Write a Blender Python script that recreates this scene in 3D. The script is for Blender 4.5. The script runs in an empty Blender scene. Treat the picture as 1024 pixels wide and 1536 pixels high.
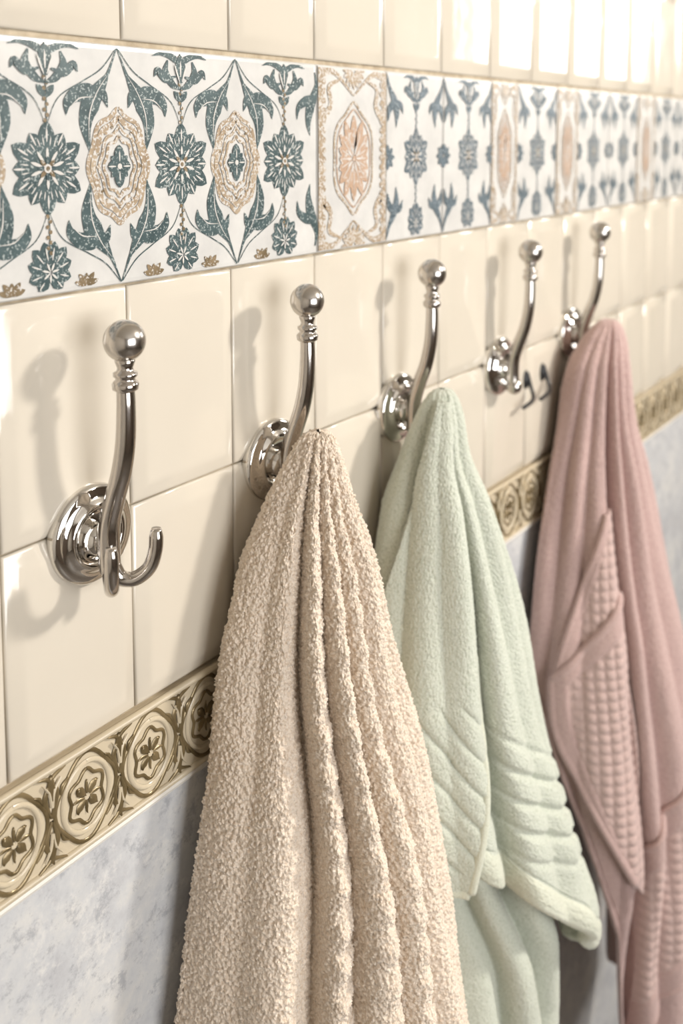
import bpy, math, random
import numpy as np
from mathutils import Vector, Matrix
random.seed(4); rng=np.random.default_rng(4)
S=bpy.context.scene
COL=S.collection
S.view_settings.view_transform='Standard'
# ------------------------------------------------------------------ helpers
def new_mat(name):
    m=bpy.data.materials.new(name); m.use_nodes=True
    nt=m.node_tree; b=nt.nodes['Principled BSDF']; return m,nt,b
def simple(name,col,rough=.5,metal=0,**k):
    m,nt,b=new_mat(name); b.inputs['Base Color'].default_value=(*col,1)
    b.inputs['Roughness'].default_value=rough; b.inputs['Metallic'].default_value=metal
    for a,v in k.items(): b.inputs[a].default_value=v
    return m
def N(nt,t,**k):
    n=nt.nodes.new(t)
    for a,v in k.items(): setattr(n,a,v)
    return n
def coords(nt): return N(nt,'ShaderNodeTexCoord').outputs['Object']
def noise(nt,scale,detail=3,rough=.5,vec=None):
    n=N(nt,'ShaderNodeTexNoise'); n.inputs['Scale'].default_value=scale
    n.inputs['Detail'].default_value=detail; n.inputs['Roughness'].default_value=rough
    nt.links.new(vec if vec is not None else coords(nt),n.inputs['Vector']); return n.outputs['Fac']
def ramp(nt,fac,stops):
    r=N(nt,'ShaderNodeValToRGB'); el=r.color_ramp.elements
    while len(el)<len(stops): el.new(.5)
    for e,(p,c) in zip(el,stops): e.position=p; e.color=(*c,1)
    nt.links.new(fac,r.inputs['Fac']); return r.outputs['Color']
def bump(nt,b,h,strength,dist,prev=None):
    n=N(nt,'ShaderNodeBump'); n.inputs['Strength'].default_value=strength; n.inputs['Distance'].default_value=dist
    nt.links.new(h,n.inputs['Height'])
    if prev is not None: nt.links.new(prev,n.inputs['Normal'])
    nt.links.new(n.outputs['Normal'],b.inputs['Normal']); return n.outputs['Normal']
def mesh_obj(name,verts,faces,mats,mi=None,smooth=False,parent=None):
    me=bpy.data.meshes.new(name); me.from_pydata([tuple(v) for v in verts],[],faces)
    for m in mats: me.materials.append(m)
    if mi is not None: me.polygons.foreach_set('material_index',mi)
    if smooth: me.polygons.foreach_set('use_smooth',[True]*len(me.polygons))
    me.update(); o=bpy.data.objects.new(name,me); COL.objects.link(o)
    if parent: o.parent=parent
    return o
def empty(name,loc=(0,0,0)):
    e=bpy.data.objects.new(name,None); e.empty_display_size=.03; COL.objects.link(e); e.location=loc; return e
def boxg(x0,x1,y0,y1,z0,z1):
    v=[(x0,y0,z0),(x1,y0,z0),(x1,y1,z0),(x0,y1,z0),(x0,y0,z1),(x1,y0,z1),(x1,y1,z1),(x0,y1,z1)]
    f=[(0,3,2,1),(4,5,6,7),(0,1,5,4),(1,2,6,5),(2,3,7,6),(3,0,4,7)]
    return v,f
def merge(parts):
    V=[];F=[]
    for v,f in parts:
        o=len(V); V+=list(v); F+=[tuple(i+o for i in q) for q in f]
    return V,F
def catmull(P,n):
    P=[np.array(p,float) for p in P]; Q=[2*P[0]-P[1]]+P+[2*P[-1]-P[-2]]; out=[]
    for i in range(len(P)-1):
        a,b,c,d=Q[i:i+4]
        for k in range(n):
            t=k/n
            out.append(.5*((2*b)+(-a+c)*t+(2*a-5*b+4*c-d)*t*t+(-a+3*b-3*c+d)*t**3))
    out.append(P[-1]); return out
def tubeg(pts,rad,seg=20,cap=True,flat=1.0):
    pts=[Vector(p) for p in pts]; V=[];F=[]
    t=(pts[1]-pts[0]).normalized(); up=Vector((1,0,0))
    if abs(t.dot(up))>.9: up=Vector((0,0,1))
    u=(up-t*up.dot(t)).normalized()
    for i,p in enumerate(pts):
        if i==0: t=pts[1]-pts[0]
        elif i==len(pts)-1: t=pts[-1]-pts[-2]
        else: t=pts[i+1]-pts[i-1]
        t=t.normalized(); u=(u-t*u.dot(t)).normalized(); w=t.cross(u); r=rad[i] if hasattr(rad,'__len__') else rad
        for k in range(seg):
            a=2*math.pi*k/seg; V.append(tuple(p+u*(math.cos(a)*r)+w*(math.sin(a)*r*flat)))
    for i in range(len(pts)-1):
        for k in range(seg):
            k2=(k+1)%seg; F.append((i*seg+k,i*seg+k2,(i+1)*seg+k2,(i+1)*seg+k))
    if cap:
        F.append(tuple(range(seg))[::-1]); F.append(tuple(range((len(pts)-1)*seg,len(pts)*seg)))
    return V,F
def latheg(prof,axis,center,seg=64):
    V=[];F=[]
    for h,r in prof:
        for k in range(seg):
            a=2*math.pi*k/seg
            if axis=='y-': V.append((center[0]+r*math.cos(a),center[1]-h,center[2]+r*math.sin(a)))
            else: V.append((center[0]+r*math.cos(a),center[1]+r*math.sin(a),center[2]+h))
    for i in range(len(prof)-1):
        for k in range(seg):
            k2=(k+1)%seg; F.append((i*seg+k,i*seg+k2,(i+1)*seg+k2,(i+1)*seg+k))
    return V,F
# ------------------------------------------------------------------ materials
def tile_mat():
    m,nt,b=new_mat('ivory_glazed_ceramic')
    c=ramp(nt,noise(nt,3.5,3),[(.3,(.61,.555,.465)),(.7,(.68,.625,.535))])
    nt.links.new(c,b.inputs['Base Color']); b.inputs['Roughness'].default_value=.12
    b.inputs['Coat Weight'].default_value=.6; b.inputs['Coat Roughness'].default_value=.04
    bump(nt,b,noise(nt,24,2),.16,.005); return m
M_tile=tile_mat()
def grout_mat():
    m,nt,b=new_mat('grout'); c=ramp(nt,noise(nt,90,4),[(.3,(.36,.29,.2)),(.7,(.55,.47,.35))])
    nt.links.new(c,b.inputs['Base Color']); b.inputs['Roughness'].default_value=.9
    bump(nt,b,noise(nt,600,2),.4,.0006); return m
M_grout=grout_mat()
def border_base():
    m,nt,b=new_mat('printed_tile_white'); c=ramp(nt,noise(nt,26,5,.6),[(.25,(.52,.515,.50)),(.7,(.65,.64,.615))])
    nt.links.new(c,b.inputs['Base Color']); b.inputs['Roughness'].default_value=.26; return m
M_bb=border_base()
def print_mat(name,dark,light,base,th=.55,sc=420):
    m,nt,b=new_mat(name); co=coords(nt)
    sp=noise(nt,sc,2,.6,co); tone=ramp(nt,noise(nt,90,3,.5,co),[(.35,dark),(.7,light)])
    fac=ramp(nt,sp,[(th,(0,0,0)),(th+.07,(1,1,1))])
    mx=N(nt,'ShaderNodeMix',data_type='RGBA'); nt.links.new(fac,mx.inputs[0]); nt.links.new(tone,mx.inputs[6]); mx.inputs[7].default_value=(*base,1)
    nt.links.new(mx.outputs[2],b.inputs['Base Color']); b.inputs['Roughness'].default_value=.35; return m
WH=(.60,.58,.55)
M_teal=print_mat('teal_print',(.04,.068,.073),(.08,.12,.125),(.36,.40,.39),.57,620)
M_blue=print_mat('blue_print',(.07,.10,.12),(.12,.16,.19),(.40,.44,.46),.58,620)
M_tan=print_mat('tan_print',(.31,.23,.15),(.43,.34,.24),WH,.51,600)
M_peach=print_mat('peach_print',(.42,.28,.19),(.51,.37,.275),WH,.58,420)
M_brown=print_mat('brown_print',(.15,.11,.06),(.27,.2,.12),WH,.58,600)
M_white=simple('print_white_line',WH,.35)
M_goldbase=simple('cream_relief_glaze',(.56,.48,.35),.22)
def gold_mat():
    m,nt,b=new_mat('antique_gold_relief'); c=ramp(nt,noise(nt,60,4),[(.3,(.125,.09,.04)),(.75,(.31,.235,.125))])
    nt.links.new(c,b.inputs['Base Color']); b.inputs['Metallic'].default_value=.4; b.inputs['Roughness'].default_value=.28; return m
M_gold=gold_mat()
def wallpaper():
    m,nt,b=new_mat('mottled_marble_panel'); co=coords(nt)
    a=ramp(nt,noise(nt,16,8,.72,co),[(.38,(.44,.445,.465)),(.5,(.53,.54,.555)),(.62,(.61,.605,.59))])
    s=ramp(nt,noise(nt,48,9,.8,co),[(.52,(0,0,0)),(.60,(.85,.85,.85))])
    mx=N(nt,'ShaderNodeMix',data_type='RGBA'); nt.links.new(s,mx.inputs[0]); nt.links.new(a,mx.inputs[6]); mx.inputs[7].default_value=(.35,.36,.385,1)
    s2=ramp(nt,noise(nt,33,9,.8,co),[(.38,(.8,.8,.8)),(.48,(0,0,0))])
    m2=N(nt,'ShaderNodeMix',data_type='RGBA'); nt.links.new(s2,m2.inputs[0]); nt.links.new(mx.outputs[2],m2.inputs[6]); m2.inputs[7].default_value=(.68,.67,.65,1)
    nt.links.new(m2.outputs[2],b.inputs['Base Color']); b.inputs['Roughness'].default_value=.4
    bump(nt,b,noise(nt,200,4),.15,.001); return m
M_wp=wallpaper()
M_caulk=simple('white_caulk',(.72,.69,.64),.4)
M_plaster=simple('warm_plaster',(.60,.56,.50),.8)
M_darkwall=simple('brown_wall',(.2,.16,.13),.7)
M_floor=simple('dark_floor_tile',(.16,.14,.12),.4)
M_nickel=simple('satin_nickel',(.57,.535,.50),.12,1)
M_ball=simple('brushed_nickel',(.57,.54,.505),.2,1)
M_chrome=simple('polished_nickel',(.77,.75,.72),.035,1)
M_black=simple('black_enamel',(.02,.02,.022),.3)
def towel_mat(name,c0,c1,c2,vs,bd,sheen=.3):
    m,nt,b=new_mat(name); co=coords(nt)
    v=N(nt,'ShaderNodeTexVoronoi'); v.inputs['Scale'].default_value=vs; nt.links.new(co,v.inputs['Vector'])
    nz=noise(nt,vs*1.8,3,.6,co)
    c=ramp(nt,v.outputs['Distance'],[(.1,c2),(.55,c1),(.95,c0)])  # shade between the loops put into the colour: darker in the gaps
    big=ramp(nt,noise(nt,14,3,.5,co),[(.3,(.93,.93,.93)),(.7,(1,1,1))])
    mx=N(nt,'ShaderNodeMix',data_type='RGBA',blend_type='MULTIPLY'); mx.inputs[0].default_value=1
    nt.links.new(c,mx.inputs[6]); nt.links.new(big,mx.inputs[7]); nt.links.new(mx.outputs[2],b.inputs['Base Color'])
    b.inputs['Roughness'].default_value=1; b.inputs['Sheen Weight'].default_value=sheen; b.inputs['Sheen Roughness'].default_value=.5
    b.inputs['Specular IOR Level'].default_value=.05
    p=bump(nt,b,nz,.6,bd*.7)
    inv=N(nt,'ShaderNodeMath',operation='SUBTRACT'); inv.inputs[0].default_value=1; nt.links.new(v.outputs['Distance'],inv.inputs[1])
    bump(nt,b,inv.outputs[0],.5,bd,p); return m
M_t1=towel_mat('peach_cream_terry',(.66,.53,.41),(.80,.685,.565),(.87,.77,.665),560,.0012,.25)
M_t2=towel_mat('mint_terry',(.47,.505,.41),(.595,.625,.535),(.665,.69,.61),700,.0008)
M_t2h=towel_mat('cream_mint_hem',(.57,.58,.46),(.66,.68,.565),(.71,.725,.62),900,.0006)
M_t3=towel_mat('pink_terry',(.42,.285,.265),(.54,.385,.36),(.61,.45,.425),700,.0008)
M_t3h=towel_mat('pink_waffle',(.49,.35,.325),(.57,.42,.39),(.62,.465,.435),1500,.0004)
# ------------------------------------------------------------------ wall + tiles
PW=.0965; X0=.4215; XA,XB=-1.23,3.45
zB0,zB1=1.608,1.755
v,f=boxg(XA-.1,XB+.1,.0045,.12,0,2.45)
wall=mesh_obj('wall_back',v,f,[M_grout])
rows=[(1.332,1.467),(1.467,1.608),(1.757,1.9),(1.9,2.043),(2.043,2.186),(2.186,2.329),(2.329,2.449)]
def tileg(x0,x1,z0,z1,prof,gap=.0006):
    # prof: list of (inset, y) from the back edge of the tile to its raised face
    x0+=gap;x1-=gap;z0+=gap;z1-=gap; V=[]
    for i,y in prof: V.extend([(x0+i,y,z0+i),(x1-i,y,z0+i),(x1-i,y,z1-i),(x0+i,y,z1-i)])
    F=[]; n=len(prof)
    for r in range(n-1):
        for k in range(4):
            k2=(k+1)%4; F.append((r*4+k,r*4+k2,r*4+4+k2,r*4+4+k))
    b=(n-1)*4; F.append((b,b+1,b+2,b+3)); return V,F
BEV=[(0,.0045),(0,.0032),(.0003,.0023),(.0011,.0017),(.0022,.0012),(.0050,.0002),(.0080,-.0009),(.0094,-.00135),(.0108,-.00165),(.0125,-.0018),(.0145,-.0018)]
parts=[]
k0=int((XA-X0)/PW); k1=int((XB-X0)/PW)
for (a,b) in rows:
    for k in range(k0,k1): parts.append(tileg(X0+k*PW,X0+(k+1)*PW,a,b,BEV))
v,f=merge(parts); mesh_obj('cream_bevelled_tiles',v,f,[M_tile],smooth=True,parent=wall)
v,f=boxg(XA,XB,.0,.0045,0,1.262); mesh_obj('marble_panel',v,f,[M_wp],parent=wall)
v,f=tubeg([(XA,-.0005,1.2635),(XB,-.0005,1.2635)],.0032,8); mesh_obj('caulk_bead',v,f,[M_caulk],parent=wall)
# ------------------------------------------------------------------ decorative printed border
class Flat:
    def __init__(s,mats): s.V=[];s.F=[];s.M=[];s.mats=mats;s.n=0
    def add(s,v,f,m):
        s.n+=1; dy=(s.n%15)*.000006; v=[(a,b-dy,c) for a,b,c in v]
        o=len(s.V); s.V+=v; s.F+=[tuple(i+o for i in q) for q in f]; s.M+=[m]*len(f)
T=Flat([M_teal,M_blue,M_tan,M_peach,M_brown,M_white])
class Pen:
    def __init__(s,FL,cx,cz,y,sx=1,sz=1): s.F=FL;s.cx=cx;s.cz=cz;s.y=y;s.sx=sx;s.sz=sz
    def P(s,x,z,lay,h=0): return (s.cx+x*.001*s.sx, s.y-lay*.0001-h*.001, s.cz+z*.001*s.sz)
    def poly(s,pts,m,lay):
        cx=sum(p[0] for p in pts)/len(pts); cz=sum(p[1] for p in pts)/len(pts); n=len(pts)
        s.F.add([s.P(cx,cz,lay)]+[s.P(x,z,lay) for x,z in pts],[(0,1+i,1+(i+1)%n) for i in range(n)],m)
    def ribbon(s,pts,ws,m,lay,n=6,dome=0):
        c=catmull(pts,n); w=np.interp(np.linspace(0,1,len(c)),np.linspace(0,1,len(ws)),ws); V=[]
        for i,p in enumerate(c):
            t=(c[min(i+1,len(c)-1)]-c[max(i-1,0)]); L=math.hypot(*t) or 1; nx,nz=-t[1]/L,t[0]/L; h=w[i]/2
            V+= [s.P(p[0]-nx*h,p[1]-nz*h,lay),s.P(p[0],p[1],lay,dome),s.P(p[0]+nx*h,p[1]+nz*h,lay)]
        F=[]
        for i in range(len(c)-1): F+=[(3*i,3*i+1,3*i+4,3*i+3),(3*i+1,3*i+2,3*i+5,3*i+4)]
        s.F.add(V,F,m)
    def petal(s,x,z,ang,r0,L,w,m,lay,dome=0):
        a=math.radians(ang); d=(math.cos(a),math.sin(a))
        s.ribbon([(x+d[0]*(r0+L*t),z+d[1]*(r0+L*t)) for t in (0,.3,.6,.85,1)],[w*.35,w*.85,w,w*.6,.1],m,lay,3,dome)
    def disc(s,x,z,r,m,lay,n=12): s.poly([(x+r*math.cos(2*math.pi*i/n),z+r*math.sin(2*math.pi*i/n)) for i in range(n)],m,lay)
    def outline(s,fn,w,m,lay,n=64,dome=0):
        pts=[fn(2*math.pi*i/n) for i in range(n+1)]; s.ribbon(pts,[w,w],m,lay,1,dome)
def ogee(rx,rz,amp=.05,k=8):
    def fn(t):
        q=1+amp*math.cos(k*t); s_=math.sin(t); c_=math.cos(t)
        return (rx*q*math.copysign(abs(s_)**1.25,s_), rz*q*c_)
    return fn
ZC=(zB0+zB1)/2; YB=-.0009
def flower(x,c,sx=1,sc=1):
    p=Pen(T,x,ZC,YB,sx)
    p.ribbon([(0,71),(.4,40),(0,0),(.4,-40),(0,-50)],[.9,.9],c,1)
    for k in range(-16,23):
        if abs(k*3)>24*sc: p.disc((-1)**k*.9,k*3,1.3,4 if c==0 else c,2,7)
    for i in range(12):
        a=90+i*30; L=(23 if i%2==0 else 19)*sc
        p.petal(0,0,a,4*sc,L,12*sc,c,1)
        p.petal(0,0,a,15*sc,8*sc,1.3*sc,5,3)
        for da in (-9,9): p.petal(0,0,a+da,13*sc,5*sc,.8*sc,5,3)
    for i in range(10): p.petal(0,0,i*36+18,4,8*sc,2.0*sc,5,4)
    for i in range(8): p.petal(0,0,i*45,1,6*sc,2.6*sc,4 if i%2 else c,5)
    p.disc(0,0,2.6,5,6); p.disc(0,0,1.4,4,7)
    for s_ in (-1,1):
        p.ribbon([(0,48),(s_*7,51),(s_*13,58),(s_*11,66)],[1,5,6,1],c,2)
        p.ribbon([(s_*4,56),(s_*13,54),(s_*20,59),(s_*23,55)],[1,5,5,.4],c,3)
        p.ribbon([(0,62),(s_*5,67),(s_*15,70),(s_*24,68)],[1,4.5,3.5,.4],c,3)
        p.petal(0,40,90+s_*40,0,9,4.4,c,2)
        p.petal(0,50,90+s_*22,3,12,1.4,5,6)
    p.petal(0,52,90,0,18,9,c,4); p.petal(0,56,90,0,10,1.4,5,5)
    for s_ in (-1,1):
        for k,(a,L) in enumerate([(20,15),(50,17),(78,17),(-15,14),(-50,12)]):
            aa=a if s_>0 else 180-a; p.petal(0,-59,aa,1,L,9,c,1+k%2)
            p.petal(0,-59,aa,7,L*.45,1.0,5,4)
    for i in range(7): p.petal(0,-59,i*51+12,1,5,1.4,5,5)
def horns(x,c,sx=1,d=1):
    p=Pen(T,x,ZC,YB,sx)
    for sxx in (-1,1):
        for szz in (-1,1):
            g=lambda L:[(sxx*a,szz*b) for a,b in L]
            p.ribbon(g([(0,71),(4,62),(8,54),(14,46),(21,37),(25,25),(22,8)]),[.8,1.2,2.5,9,14,9,.2],c,1)
            p.ribbon(g([(15,38),(23,43),(32,42),(38,37),(39,30)]),[10,12,9,6,.2],c,2)
            p.ribbon(g([(17,46),(11,42),(8,35)]),[8,6,.2],c,2)
            p.ribbon(g([(8,54),(16,44),(22,31),(23,15)]),[.2,.6,.9,.2],5,3)
            p.ribbon(g([(19,41),(29,40),(36,35)]),[.2,.8,.2],5,4)
            p.ribbon(g([(0,71),(12,58),(26,50),(44,40),(53,24)]),[.5,.7,.7,.6,.3],c,1,8)
def medallion(x,c,core,sx=1,r=1):
    p=Pen(T,x,ZC,YB,sx)
    p.outline(ogee(23*r,33*r,.045),3.0,c,1); p.outline(ogee(19.5*r,28*r,.04),3.8,c,2)
    p.outline(ogee(15*r,22*r,.05),2.0,c,3); p.outline(ogee(11.5*r,17*r,.07),2.0,c,3)
    for i in range(20):
        a=i*18; p.disc(17*r*math.cos(math.radians(a)),24.5*r*math.sin(math.radians(a)),1.1,4 if i%3==0 else c,4,6)
    for i in range(4): p.petal(0,0,i*90,0,(13 if i%2 else 9)*r,8*r,core,5)
    for i in range(4): p.petal(0,0,i*90+45,1,8*r,4.6*r,core,5); p.petal(0,0,i*90,3,6*r,1.1*r,5,6)
    p.disc(0,0,1.8,5,7)
def trefoil(x,z):
    p=Pen(T,x,ZC,YB)
    for a in (15,50,90,130,165): p.petal(0,z,a,0,9 if a!=90 else 7,3.6,4,1)
    for a in (-150,-30): p.petal(0,z+2,a,0,5,2,4,2)
def peach_tile(x,w,sx=1):
    p=Pen(T,x,ZC,YB,sx); hw=w*500/sx
    for s_ in (-1,1):
        p.ribbon([(s_*(hw-3),-71),(s_*(hw-3.4),0),(s_*(hw-3),71)],[6,6,6],2,1,12)
        for k in range(-9,10): p.disc(s_*(hw-7),k*7.5,2.8,2,2,7)
        for z in (-1,1):
            p.ribbon([(s_*(hw-4),z*30),(s_*(hw-16),z*42),(s_*(hw-14),z*56),(s_*(hw-28),z*62)],[7,5,4.5,2],2,2)
            p.ribbon([(s_*(hw-4),z*66),(s_*(hw-22),z*67),(0,z*50)],[6,4,1.4],2,2)
            p.petal(s_*(hw-6),z*66,(180 if s_>0 else 0)-z*s_*35,0,20,9,2,2)
    p.outline(ogee(28,43,.05,6),2.2,2,2); p.outline(ogee(24,38,.03,6),1.4,3,2)
    n=16
    for i in range(n):
        a=90+i*360/n; L=19+15*abs(math.sin(math.radians(a)))**2; p.petal(0,0,a,3,L-2,9.5,3,3); p.petal(0,0,a,6,L*.6,.9,5,5)
    for i in range(10): p.petal(0,0,i*36,3,8,2,5,6)
    p.disc(0,0,2.5,3,7)
    for i in range(9): p.petal(0,-70,i*22.5,2,15,5,2,3)
    for i in range(9): p.petal(0,70,-i*22.5,2,13,5,2,3)
for k in range(-14,3):
    x=.574+(k-2)*.106; flower(x,0)
    if k<2:
        horns(x+.053,0); medallion(x+.053,2,0); trefoil(x+.026,-69); trefoil(x+.08,-69)
p=Pen(T,.574+.053,ZC,YB)
for szz in (-1,1):
    g=lambda L:[(-a,szz*b) for a,b in L]
    p.ribbon(g([(16,66),(14,57),(17,48),(22,38),(24,28),(22,18)]),[1,3,8,10,6,.2],0,1)
    p.ribbon(g([(16,45),(27,44),(36,39),(38,30)]),[8,8,5,.2],0,2)
def peach(x0,x1): peach_tile((x0+x1)/2,x1-x0,1 if x1-x0>.08 else .6)
peach(.6155,.7105)
def bluetile(x0,x1,med=False):
    xc=(x0+x1)/2; flower(xc,1,.86,.95)
    for s_ in (-1,1):
        p=Pen(T,xc+s_*.048,ZC,YB)
        for z in (-1,1):
            p.ribbon([(0,z*70),(-s_*5,z*58),(-s_*12,z*48),(-s_*16,z*38),(-s_*15,z*25)],[1,4,9,8,.3],1,2)
            p.ribbon([(-s_*13,z*46),(-s_*5,z*41),(-s_*2,z*30)],[8,7,.3],1,3)
            p.ribbon([(-s_*12,z*46),(-s_*22,z*44),(-s_*26,z*37)],[7,6,.3],1,3)
        q=Pen(T,xc+s_*.0465,ZC,YB)
        for a in (90,45,0,-45,-90): q.petal(0,0,a if s_<0 else 180-a,1,10,5,1,4)
bluetile(.711,.8075); bluetile(.8075,.904); peach(.904,.962)
bluetile(.962,1.064); peach(1.064,1.124); bluetile(1.124,1.225); bluetile(1.225,1.33); peach(1.33,1.4); bluetile(1.4,1.5)
x=1.5
while x<3.3: bluetile(x,x+.1); peach(x+.1,x+.16); x+=.16
band=empty('decorative_tile_border',(0,0,0))
cuts=[-1.17,-.635,-.1,.325,.6145,.711,.8075,.904,.962,1.064,1.124,1.225,1.33,1.4,1.5]
x=1.5
while x<3.3: cuts+= [x+.1,x+.16]; x+=.16
BEV2=[(0,.0045),(0,.0015),(.0008,.0006),(.001,-.0003),(.0032,-.0006)]
parts=[tileg(a,b,zB0+.0008,zB1-.0005,BEV2,.0005) for a,b in zip(cuts[:-1],cuts[1:])]
v,f=merge(parts); mesh_obj('border_tiles',v,f,[M_bb],parent=band)
V=[(a,b,min(max(c,zB0+.003),zB1-.003)) for a,b,c in T.V]
mesh_obj('printed_ornament',V,T.F,T.mats,T.M,parent=band)
# ------------------------------------------------------------------ gold relief trim
trim=empty('trim_1'); zt0,zt1=1.2665,1.3305; zc=(zt0+zt1)/2
v,f=boxg(XA,XB,-.002,.0045,zt0,zt1); mesh_obj('trim_base',v,f,[M_goldbase],parent=trim)
G=Flat([M_gold,M_goldbase])
per=.0525; xk=.3765-per*28
while xk<3.3:
    p=Pen(G,xk,zc,-.0021)
    p.outline(lambda t:((22+1.6*math.cos(4*t))*math.sin(t),(27+1.6*math.cos(4*t))*math.cos(t)),2.8,0,1,40,1.6)
    p.outline(lambda t:(18*math.sin(t),22*math.cos(t)),3.4,1,2,36,1.9)
    p.outline(lambda t:((13+1.5*math.cos(6*t))*math.sin(t),(16+1.5*math.cos(6*t))*math.cos(t)),2.4,0,1,48,1.5)
    for i in range(4): p.petal(0,0,45+90*i,2,9,6,0,3,1.6)
    for i in range(4): p.petal(0,0,90*i,2,9,2.4,0,3,1.0)
    p.disc(0,0,2.2,1,8)
    for s_ in (-1,1):
        for z in (-1,1):
            p.ribbon([(s_*26,z*1),(s_*22,z*14),(s_*26,z*24),(s_*16,z*29)],[1.6,4.2,3.6,.8],0,2,6,1.6)
            p.ribbon([(s_*26,z*8),(s_*24.5,z*17),(s_*20,z*24)],[2,2.2,.5],1,9,6,1.6)
            p.petal(s_*26,z*12,90*z,0,16,5,0,5,1.5)
            p.ribbon([(s_*14,z*20),(s_*18,z*17),(s_*20,z*12)],[.5,2.4,.5],0,6,5,1.2)
    xk+=per
mesh_obj('trim_relief',G.V,G.F,G.mats,G.M,smooth=True,parent=trim)
parts=[tubeg([(XA,-.002,z),(XB,-.002,z)],r,10) for z,r in ((zt0+.001,.0024),(zt1-.001,.0024),)]
v,f=merge(parts); mesh_obj('trim_edges',v,f,[M_goldbase],smooth=True,parent=trim)
# ------------------------------------------------------------------ hooks
def hook(X,zc=1.462,prongs=True):
    e=empty('towel_hook',(X,0,zc))
    def mk(n,g,m):
        v,f=g; o=mesh_obj(n,v,f,[m],smooth=True,parent=e); return o
    prof=[(-.001,.0298),(.002,.0304),(.0042,.0303),(.0058,.0292),(.0066,.0275),(.0069,.0255),(.0074,.0235),(.0086,.0218),(.0102,.0203),(.0109,.0188),(.0104,.0172),(.0086,.0158),(.0072,.0142),(.0066,.0120),(.0065,.0)]
    mk('rosette',latheg(prof,'y-',(0,0,0),96),M_chrome)
    prof=[(.006,.0105),(.0095,.0105),(.0125,.0095),(.0145,.007),(.0155,.004),(.0157,0)]
    mk('boss',latheg(prof,'y-',(0,0,-.002),48),M_chrome)
    cb=.0355
    arm=[(0,-.0205,-.024),(0,-.0185,-.014),(0,-.0180,0),(0,-.0195,.012),(0,-.0245,.027),(0,-.0305,.043),(0,-.0345,.062),(0,-cb-.0002,.082),(0,-cb,.097)]
    c=catmull(arm,8); r=np.interp(np.linspace(0,1,len(c)),[0,.08,.25,.5,.8,1],[.0045,.0068,.0072,.0066,.0060,.0054])
    mk('arm',tubeg(c,list(r),28,True,.9),M_nickel)
    prof=[(.092,.0052),(.0935,.0074),(.0965,.0078),(.098,.0068),(.0985,.0058),(.1,.0056),(.1012,.0070),(.103,.0070),(.104,.005),(.106,.0045),(.1085,.0055),(.11,.006),(.112,.004)]
    mk('collar',latheg(prof,'z',(0,-cb,0),48),M_nickel)
    R=.0122; prof=[(R*math.sin(a),max(R*math.cos(a),1e-5)) for a in np.linspace(-math.pi/2,math.pi/2,40)]
    mk('ball_finial',latheg(prof,'z',(0,-cb,.1215),64),M_ball)
    if prongs:
        for s_ in (-1,1):
            pr=[(0,-.020,-.016),(s_*.0035,-.0235,-.0235),(s_*.009,-.030,-.0245),(s_*.0145,-.0365,-.018),(s_*.0170,-.0395,-.007),(s_*.0175,-.040,.006)]
            c=catmull(pr,8); n=len(c); r=list(np.interp(np.linspace(0,1,n),[0,.3,.93,1],[.0056,.0045,.0042,.0030]))
            mk('prong',tubeg(c,r,20),M_nickel)
    else:
        prof=[(.0085*math.sin(a),max(.0085*math.cos(a),1e-5)) for a in np.linspace(-math.pi/2,math.pi/2,24)]
        mk('lower_knob',latheg(prof,'z',(0,-.0195,-.019),32),M_nickel)
    return e
HX=[.385,.556,.730,.925,1.112]
for i,x in enumerate(HX): hook(x,1.462 if i<4 else 1.467,i!=3)
sh=empty('small_wall_hook',(1.008,0,1.42))
for dx in (-.017,.026):
    c=catmull([(dx,-.004,.022),(dx+.002,-.007,.008),(dx-.001,-.012,-.002),(dx-.012,-.015,-.006),(dx-.030,-.014,-.009)],6)
    v,f=tubeg(c,.0021,10); mesh_obj('wire',v,f,[M_black],smooth=True,parent=sh)
    v,f=latheg([(0,.0055),(.003,.0055),(.0052,.004),(.006,0)],'y-',(dx,0,.014),24)
    v=[(a,b,.014+(c_-.014)*1.9) for a,b,c_ in v]; mesh_obj('mount',v,f,[M_black],smooth=True,parent=sh)
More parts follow.
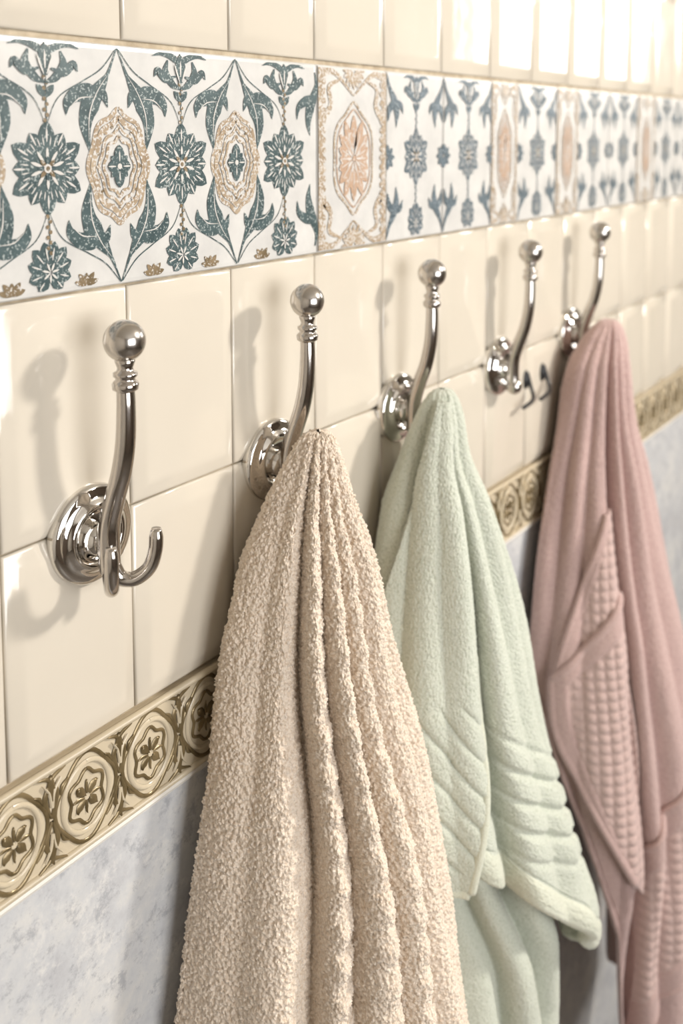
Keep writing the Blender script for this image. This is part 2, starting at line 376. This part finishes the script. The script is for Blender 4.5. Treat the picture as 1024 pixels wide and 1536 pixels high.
# ------------------------------------------------------------------ towels
def hermite(zq,zs,vs):
    zs=np.array(zs,float); vs=np.array(vs,float); i=np.argsort(zs); zs=zs[i]; vs=vs[i]
    d=np.diff(vs)/np.diff(zs); m=np.zeros_like(vs); m[0]=d[0]; m[-1]=d[-1]
    for k in range(1,len(vs)-1): m[k]=0 if d[k-1]*d[k]<=0 else 2*d[k-1]*d[k]/(d[k-1]+d[k])
    zq=np.clip(zq,zs[0],zs[-1]); j=np.clip(np.searchsorted(zs,zq)-1,0,len(zs)-2)
    h=zs[j+1]-zs[j]; t=(zq-zs[j])/h
    return (2*t**3-3*t**2+1)*vs[j]+(t**3-2*t**2+t)*h*m[j]+(-2*t**3+3*t**2)*vs[j+1]+(t**3-t**2)*h*m[j+1]
class Towel:
    def __init__(s,rows,grooves,extra=None):
        s.rows=rows; s.zs=[r[0] for r in rows]; s.g=grooves; s.extra=extra; s.zt=rows[0][0]
    def pos(s,ph,z,off=0.,usefold=1.):
        xc,hw,fr,cb=[hermite(z,s.zs,[r[k] for r in s.rows]) for k in (1,2,3,4)]
        dep=fr-cb; r=np.radians(ph); sn=np.sin(r); cs=np.cos(r)
        back=np.minimum(cb-.005,hw*.5); dd=np.where(sn>=0,dep,back)
        X=xc-hw*cs; c=cb+dd*sn
        nx=-cs*dd; nc=sn*hw; L=np.sqrt(nx*nx+nc*nc)+1e-9; nx/=L; nc/=L
        k=np.clip((s.zt-z)/.2,0,1)**.7; d=np.zeros_like(z)
        for (p0,p1,w,amp) in s.g:
            t=np.clip((s.zt-z)/.45,0,1.3); pc=p0+(p1-p0)*t+1.6*np.sin(z*21+p0)*t; q=np.abs(ph-pc)/w
            d-=amp*.001*np.exp(-q**1.5)*k
        d*=usefold
        if s.extra is not None: d=d+s.extra(ph,z)*.001*k
        d=d+off*np.clip((s.zt-z)/.03,0,1)
        X=X+nx*d; c=np.maximum(c+nc*d,.0065)
        return np.stack([X,-c,z+0*X],-1)
def raw_mesh(name,co,q,mats,parent,mi=None):
    me=bpy.data.meshes.new(name); me.vertices.add(len(co)); me.vertices.foreach_set('co',co.reshape(-1).astype(np.float32))
    k=q.shape[1]
    me.loops.add(q.size); me.loops.foreach_set('vertex_index',q.reshape(-1).astype(np.int32))
    me.polygons.add(len(q)); me.polygons.foreach_set('loop_start',(np.arange(len(q))*k).astype(np.int32))
    me.polygons.foreach_set('use_smooth',np.ones(len(q),bool))
    for m in mats: me.materials.append(m)
    if mi is not None: me.polygons.foreach_set('material_index',mi.reshape(-1).astype(np.int32))
    me.update(calc_edges=True)
    o=bpy.data.objects.new(name,me); COL.objects.link(o); o.parent=parent; return o
def loops_mod(o,disp):
    for (sc,st,basis) in (disp or []):
        t=bpy.data.textures.new(o.name+'_loops','CLOUDS'); t.noise_scale=sc; t.noise_depth=1; t.noise_basis=basis
        md=o.modifiers.new('loops','DISPLACE'); md.texture=t; md.texture_coords='LOCAL'; md.strength=st; md.mid_level=.5
def grid_obj(name,P,mats,closed,parent,disp=None,solid=None,mi=None):
    nz,nx,_=P.shape; idx=np.arange(nz*nx).reshape(nz,nx)
    a=idx[:-1]; b=idx[1:]
    if closed: a2=np.roll(a,-1,1); b2=np.roll(b,-1,1); q=np.stack([a,b,b2,a2],-1).reshape(-1,4)
    else: q=np.stack([a[:,:-1],b[:,:-1],b[:,1:],a[:,1:]],-1).reshape(-1,4)
    o=raw_mesh(name,P.reshape(-1,3),q,mats,parent,mi)
    if solid:
        md=o.modifiers.new('thick','SOLIDIFY'); md.thickness=solid; md.offset=0
    loops_mod(o,disp); return o
def full(tw,name,mat,parent,zbot,nf,nz,disp,off=0.,ztop=None,curl=.006,hemband=0.,hmat=None):
    ph=np.concatenate([np.linspace(-15,150,nf,endpoint=False),np.linspace(150,345,50,endpoint=False)])
    s=np.linspace(0,1,nz)
    zt=tw.zt-1e-4 if ztop is None else ztop
    zb=np.array([zbot(p if p<200 else p-360) for p in ph]); Z=zt+(zb[None,:]-zt)*s[:,None]
    PH=np.repeat(ph[None,:],nz,0)
    dist=Z-zb[None,:]
    O=off+np.zeros_like(Z)
    if hemband>0: O=O+.0022*np.exp(-((dist-hemband*.45)/(hemband*.45))**4)-.0016*np.exp(-((dist-hemband*1.05)/.0016)**2)
    P=tw.pos(PH,Z,O)
    th=np.linspace(0,math.pi*1.15,16)[1:]
    C=np.stack([tw.pos(ph,zb-curl*math.sin(a),O[-1]-curl*(1-math.cos(a))) for a in th])
    P=np.concatenate([P,C],0)
    up=np.stack([tw.pos(ph,zb+.01+.008*k,O[-1]-2*curl-.0005*k) for k in range(1,5)])
    P=np.concatenate([P,up],0)
    mats=[mat]; mi=None
    if hmat is not None:
        mats=[mat,hmat]; mi=np.ones((P.shape[0]-1,P.shape[1]),int); mi[:nz-1]=(dist[:-1]<hemband).astype(int)
    grid_obj(name,P,mats,True,parent,disp,None,mi)
    return P
def hem(P,mat,parent,r,name='hem'):
    v,f=tubeg([tuple(p) for p in P],r,16); o=mesh_obj(name,v,f,[mat],smooth=True,parent=parent); return o
def patch(tw,name,mat,parent,L,R,off,n,m,disp,hems,hmat,hr,extra=None,solid=.004,fold=.6,rim=0.,rs=.05,rt=.09):
    Lc=np.array(catmull(L,12)); Rc=np.array(catmull(R,12))
    sl=np.linspace(0,1,len(Lc)); sr=np.linspace(0,1,len(Rc)); s=np.linspace(0,1,n)
    Le=np.stack([np.interp(s,sl,Lc[:,k]) for k in (0,1)],-1)[:,None]; Re=np.stack([np.interp(s,sr,Rc[:,k]) for k in (0,1)],-1)[:,None]
    t=np.linspace(0,1,m)[None,:,None]; Q=(1-t)*Le+t*Re
    ph=Q[...,0]; z=Q[...,1]
    tt=t[...,0]
    one=np.ones(n); ot=np.ones_like(tt)
    ds=s if 'T' in hems else one; de=1-s if 'B' in hems else one
    dl=tt if 'L' in hems else ot; dr=1-tt if 'R' in hems else ot
    e=np.minimum(np.minimum(ds,de)[:,None]/rs,np.minimum(dl,dr)/rt)
    win=np.clip((e-1)/.25,0,1)
    ex=(extra(ph,z)*.001*win if extra else 0)
    if rim: ex=ex+rim*(1-win)-rim*.9*np.exp(-((e-1.08)/.1)**2)
    P=tw.pos(ph,z,off+ex,fold)
    mi=(e[:-1,:-1]<1.05).astype(int) if rim else None
    grid_obj(name,P,[mat,hmat] if rim else [mat],False,parent,disp,solid,mi)
    P0=tw.pos(ph,z,off+rim*.6,fold)
    for h in hems:
        q={'T':P0[0],'B':P0[-1],'L':P0[:,0],'R':P0[:,-1],'r':P0[n//2:,-1]}[h]; hem(q[::4],hmat,parent,hr)
    return P
# --- cream towel
def ex1(ph,z):
    w=lambda c,h: np.exp(-((ph-c)/h)**4)
    t=np.clip((1.49-z)/.45,0,1.3)
    l=np.sin(z*2*np.pi/.024+.6*np.sin(z*60))*2.4*w(54+3*t,6)+np.sin(z*2*np.pi/.027+1)*1.6*w(69+2*t,6)+np.sin(z*2*np.pi/.025+2.1)*1.4*w(85,6)
    return l+2.2*np.sin(ph*.11+z*15)+1.0*np.sin(ph*.07-z*41+1)
tw1=Towel([(1.493,.549,.001,.052,.049),(1.4922,.549,.007,.056,.047),(1.489,.549,.013,.061,.046),(1.475,.549,.022,.066,.043),(1.44,.548,.038,.0765,.036),(1.40,.548,.055,.090,.03),
 (1.33,.549,.074,.104,.024),(1.20,.551,.102,.139,.019),(1.10,.553,.122,.152,.018),(1.0,.554,.136,.167,.018),(.80,.555,.145,.17,.018)],
 [(18,21,7,6),(38,45,5,28),(57,61,4,22),(72,78,3.6,16),(90,94,4.5,18),(112,114,6,14),(135,135,6,10)],ex1)
b1=empty('bath_towel',(0,0,0))
full(tw1,'terry_cloth',M_t1,b1,lambda p:.84,620,1040,[(.0029,-.0042,'VORONOI_F1'),(.0011,.0019,'BLENDER_ORIGINAL')])
# --- mint towel
def zb2(p):
    return float(np.interp(p,[0,45,60,75,100,118,135,180],[1.118,1.115,1.09,1.06,1.005,.955,.93,.92]))
def ex2(ph,z):
    zz=z+.0013*(ph-80)
    band=np.exp(-((zz-1.142)/.055)**6)*np.clip((ph-56)/6,0,1)
    return -4.4*band*np.exp(-(np.abs(((zz-1.142)/.026+.5)%1-.5)/.15)**2)+2.4*band+1.8*np.sin(ph*.12+z*19)
tw2=Towel([(1.4865,.726,.001,.051,.048),(1.4857,.726,.007,.055,.047),(1.482,.726,.014,.060,.046),(1.465,.727,.025,.066,.042),(1.43,.725,.036,.074,.036),(1.39,.727,.051,.091,.03),(1.29,.737,.083,.116,.022),(1.19,.745,.104,.132,.02),
 (1.05,.762,.13,.162,.02),(.97,.772,.141,.180,.02),(.75,.77,.143,.18,.02)],
 [(18,20,6,10),(40,40,6,6),(60,63,4.5,26),(84,92,8,12),(110,114,7,12),(135,138,7,10)],ex2)
b2=empty('bath_towel',(0,0,0)); d2=[(.0019,-.0018,'VORONOI_F1')]
full(tw2,'terry_cloth',M_t2,b2,zb2,380,560,d2,0.,None,.0075,.022,M_t2h)
tw2b=Towel(tw2.rows,[(20,76,6,24),(36,106,5,24),(55,132,6,24),(78,155,6,14),(0,48,5,20)],lambda ph,z:1.0*np.sin(ph*.2+z*40))
full(tw2b,'inner_layer',M_t2,b2,lambda p:.72,260,300,d2,-.040,1.25)
def ex2p(ph,z):
    q=(z+.0026*(ph-30)); band=np.clip((1.25-z)/.03,0,1)
    return -3.6*band*np.exp(-(np.abs(((q)/.03+.5)%1-.5)/.14)**2)+1.5*np.exp(-((ph-30)/10)**2)
patch(tw2,'front_fold',M_t2,b2,[(30,1.478),(12,1.36),(0,1.23),(-6,1.105)],[(57,1.478),(59,1.35),(58,1.2),(44,1.095)],.0055,400,190,d2,'rB',M_t2h,.0040,ex2p,.006,.8)
# --- pink towel
def zb3(p): return float(np.interp(p,[-20,0,15,30,40,46,60,180],[1.11,1.10,1.0,.90,.82,.60,.56,.56]))
tw3=Towel([(1.489,1.108,.001,.051,.048),(1.4882,1.108,.008,.056,.047),(1.484,1.108,.017,.063,.046),(1.468,1.108,.033,.07,.04),(1.44,1.101,.045,.0775,.034),(1.37,1.098,.057,.088,.026),(1.316,1.10,.078,.101,.022),(1.19,1.10,.115,.130,.02),
 (1.13,1.102,.125,.145,.02),(1.0,1.115,.14,.165,.02),(.85,1.12,.15,.175,.02),(.5,1.12,.15,.175,.02)],
 [(14,8,4,9),(33,24,4.5,9),(52,51,4.2,34),(70,66,5,18),(86,86,6,12),(105,108,6,10),(135,138,6,10)],lambda ph,z:1.7*np.sin(ph*.14+z*22))
b3=empty('bath_towel',(0,0,0)); d3=[(.0026,-.0018,'VORONOI_F1')]
full(tw3,'terry_cloth',M_t3,b3,zb3,340,620,d3,0.,None,.005,.016)
def waffle(ph,z):
    u=(ph*.0022)/.0115; w=z/.0115
    return 2.8*(np.abs(np.sin(np.pi*u))*np.abs(np.sin(np.pi*w)))-.8
d3p=[(.0026,-.0008,'VORONOI_F1')]
patch(tw3,'waffle_fold_upper',M_t3h,b3,[(43,1.285),(31,1.225),(19,1.16),(12,1.10)],[(50,1.285),(51,1.23),(51,1.18),(51,1.12)],.0015,220,140,d3p,'L',M_t3,.0036,waffle,.004,.55,.0016,.05,.2)
patch(tw3,'waffle_fold',M_t3h,b3,[(12,1.112),(14,1.05),(26,.985),(46,.885)],[(51,1.20),(51.5,1.08),(51.5,.98),(51,.865)],.005,320,170,d3p,'TL',M_t3,.0046,waffle,.004,.55,.002,.075,.17)
patch(tw3,'waffle_band',M_t3h,b3,[(50,.895),(52,.80),(50,.69)],[(92,1.01),(92,.90),(92,.79)],.0015,260,170,d3p,'TB',M_t3,.0040,waffle,.004,.95,.0018,.14,.09)
# ------------------------------------------------------------------ room shell
YO=-2.3
v,f=boxg(XA-.1,XB+.1,YO-.1,.12,-.1,0); mesh_obj('floor',v,f,[M_floor])
v,f=boxg(XA-.1,XB+.1,YO-.1,.12,2.45,2.55); mesh_obj('ceiling',v,f,[M_plaster])
v,f=boxg(XA-.1,XA,YO,.0,0,2.45); mesh_obj('wall_left',v,f,[M_plaster])
v,f=boxg(XB,XB+.1,YO,.0,0,2.45); mesh_obj('wall_right',v,f,[M_plaster])
wx0,wx1,wz0,wz1=-.5,1.0,1.0,2.2
v,f=merge([boxg(XA-.1,wx0,YO-.1,YO,0,2.45),boxg(wx1,XB+.1,YO-.1,YO,0,2.45),boxg(wx0,wx1,YO-.1,YO,0,wz0),boxg(wx0,wx1,YO-.1,YO,wz1,2.45)])
mesh_obj('wall_front',v,f,[M_darkwall])
v,f=merge([boxg(wx0,wx1,YO-.06,YO+.01,wz0-.03,wz0+.03),boxg(wx0,wx1,YO-.06,YO+.01,wz1-.04,wz1),boxg(wx0,wx0+.04,YO-.06,YO+.01,wz0,wz1),boxg(wx1-.04,wx1,YO-.06,YO+.01,wz0,wz1),boxg((wx0+wx1)/2-.03,(wx0+wx1)/2+.03,YO-.06,YO+.01,wz0,wz1)])
mesh_obj('added_window_1',v,f,[simple('added_frame_dark',(.08,.06,.05),.5)])  # unseen frame, added around the fill light
def area(name,loc,target,sx,sy,power,col):
    l=bpy.data.lights.new(name,'AREA'); l.shape='RECTANGLE'; l.size=sx; l.size_y=sy; l.energy=power; l.color=col
    o=bpy.data.objects.new(name,l); COL.objects.link(o); o.location=loc
    o.rotation_euler=(Vector(target)-Vector(loc)).to_track_quat('-Z','Y').to_euler(); return o
area('added_window_fill',((wx0+wx1)/2,YO-.12,1.6),((wx0+wx1)/2,0,1.6),1.5,1.2,44,(1,.985,.965))  # added fill light in an invented opening behind the camera
area('ceiling_lamp',(1.62,-1.42,2.36),(.7,0,1.5),.17,.17,31,(1,.94,.86))
area('far_lamp',(2.9,-.8,2.1),(1.6,0,1.6),.5,.5,7,(1,.98,.95))
W=bpy.data.worlds.new('w'); S.world=W; W.use_nodes=True
W.node_tree.nodes['Background'].inputs[0].default_value=(.8,.87,1,1); W.node_tree.nodes['Background'].inputs[1].default_value=.8
# ------------------------------------------------------------------ camera
cd=bpy.data.cameras.new('camera'); cam=bpy.data.objects.new('camera',cd); COL.objects.link(cam)
cam.location=(0,-.463,1.70); cam.rotation_euler=(math.radians(90-5.71),0,math.radians(-54.43))
cd.sensor_width=36; cd.lens=35.16; cd.shift_y=-.270; cd.clip_start=.02
cd.dof.use_dof=True; cd.dof.focus_distance=.64; cd.dof.aperture_fstop=5.2
S.camera=cam
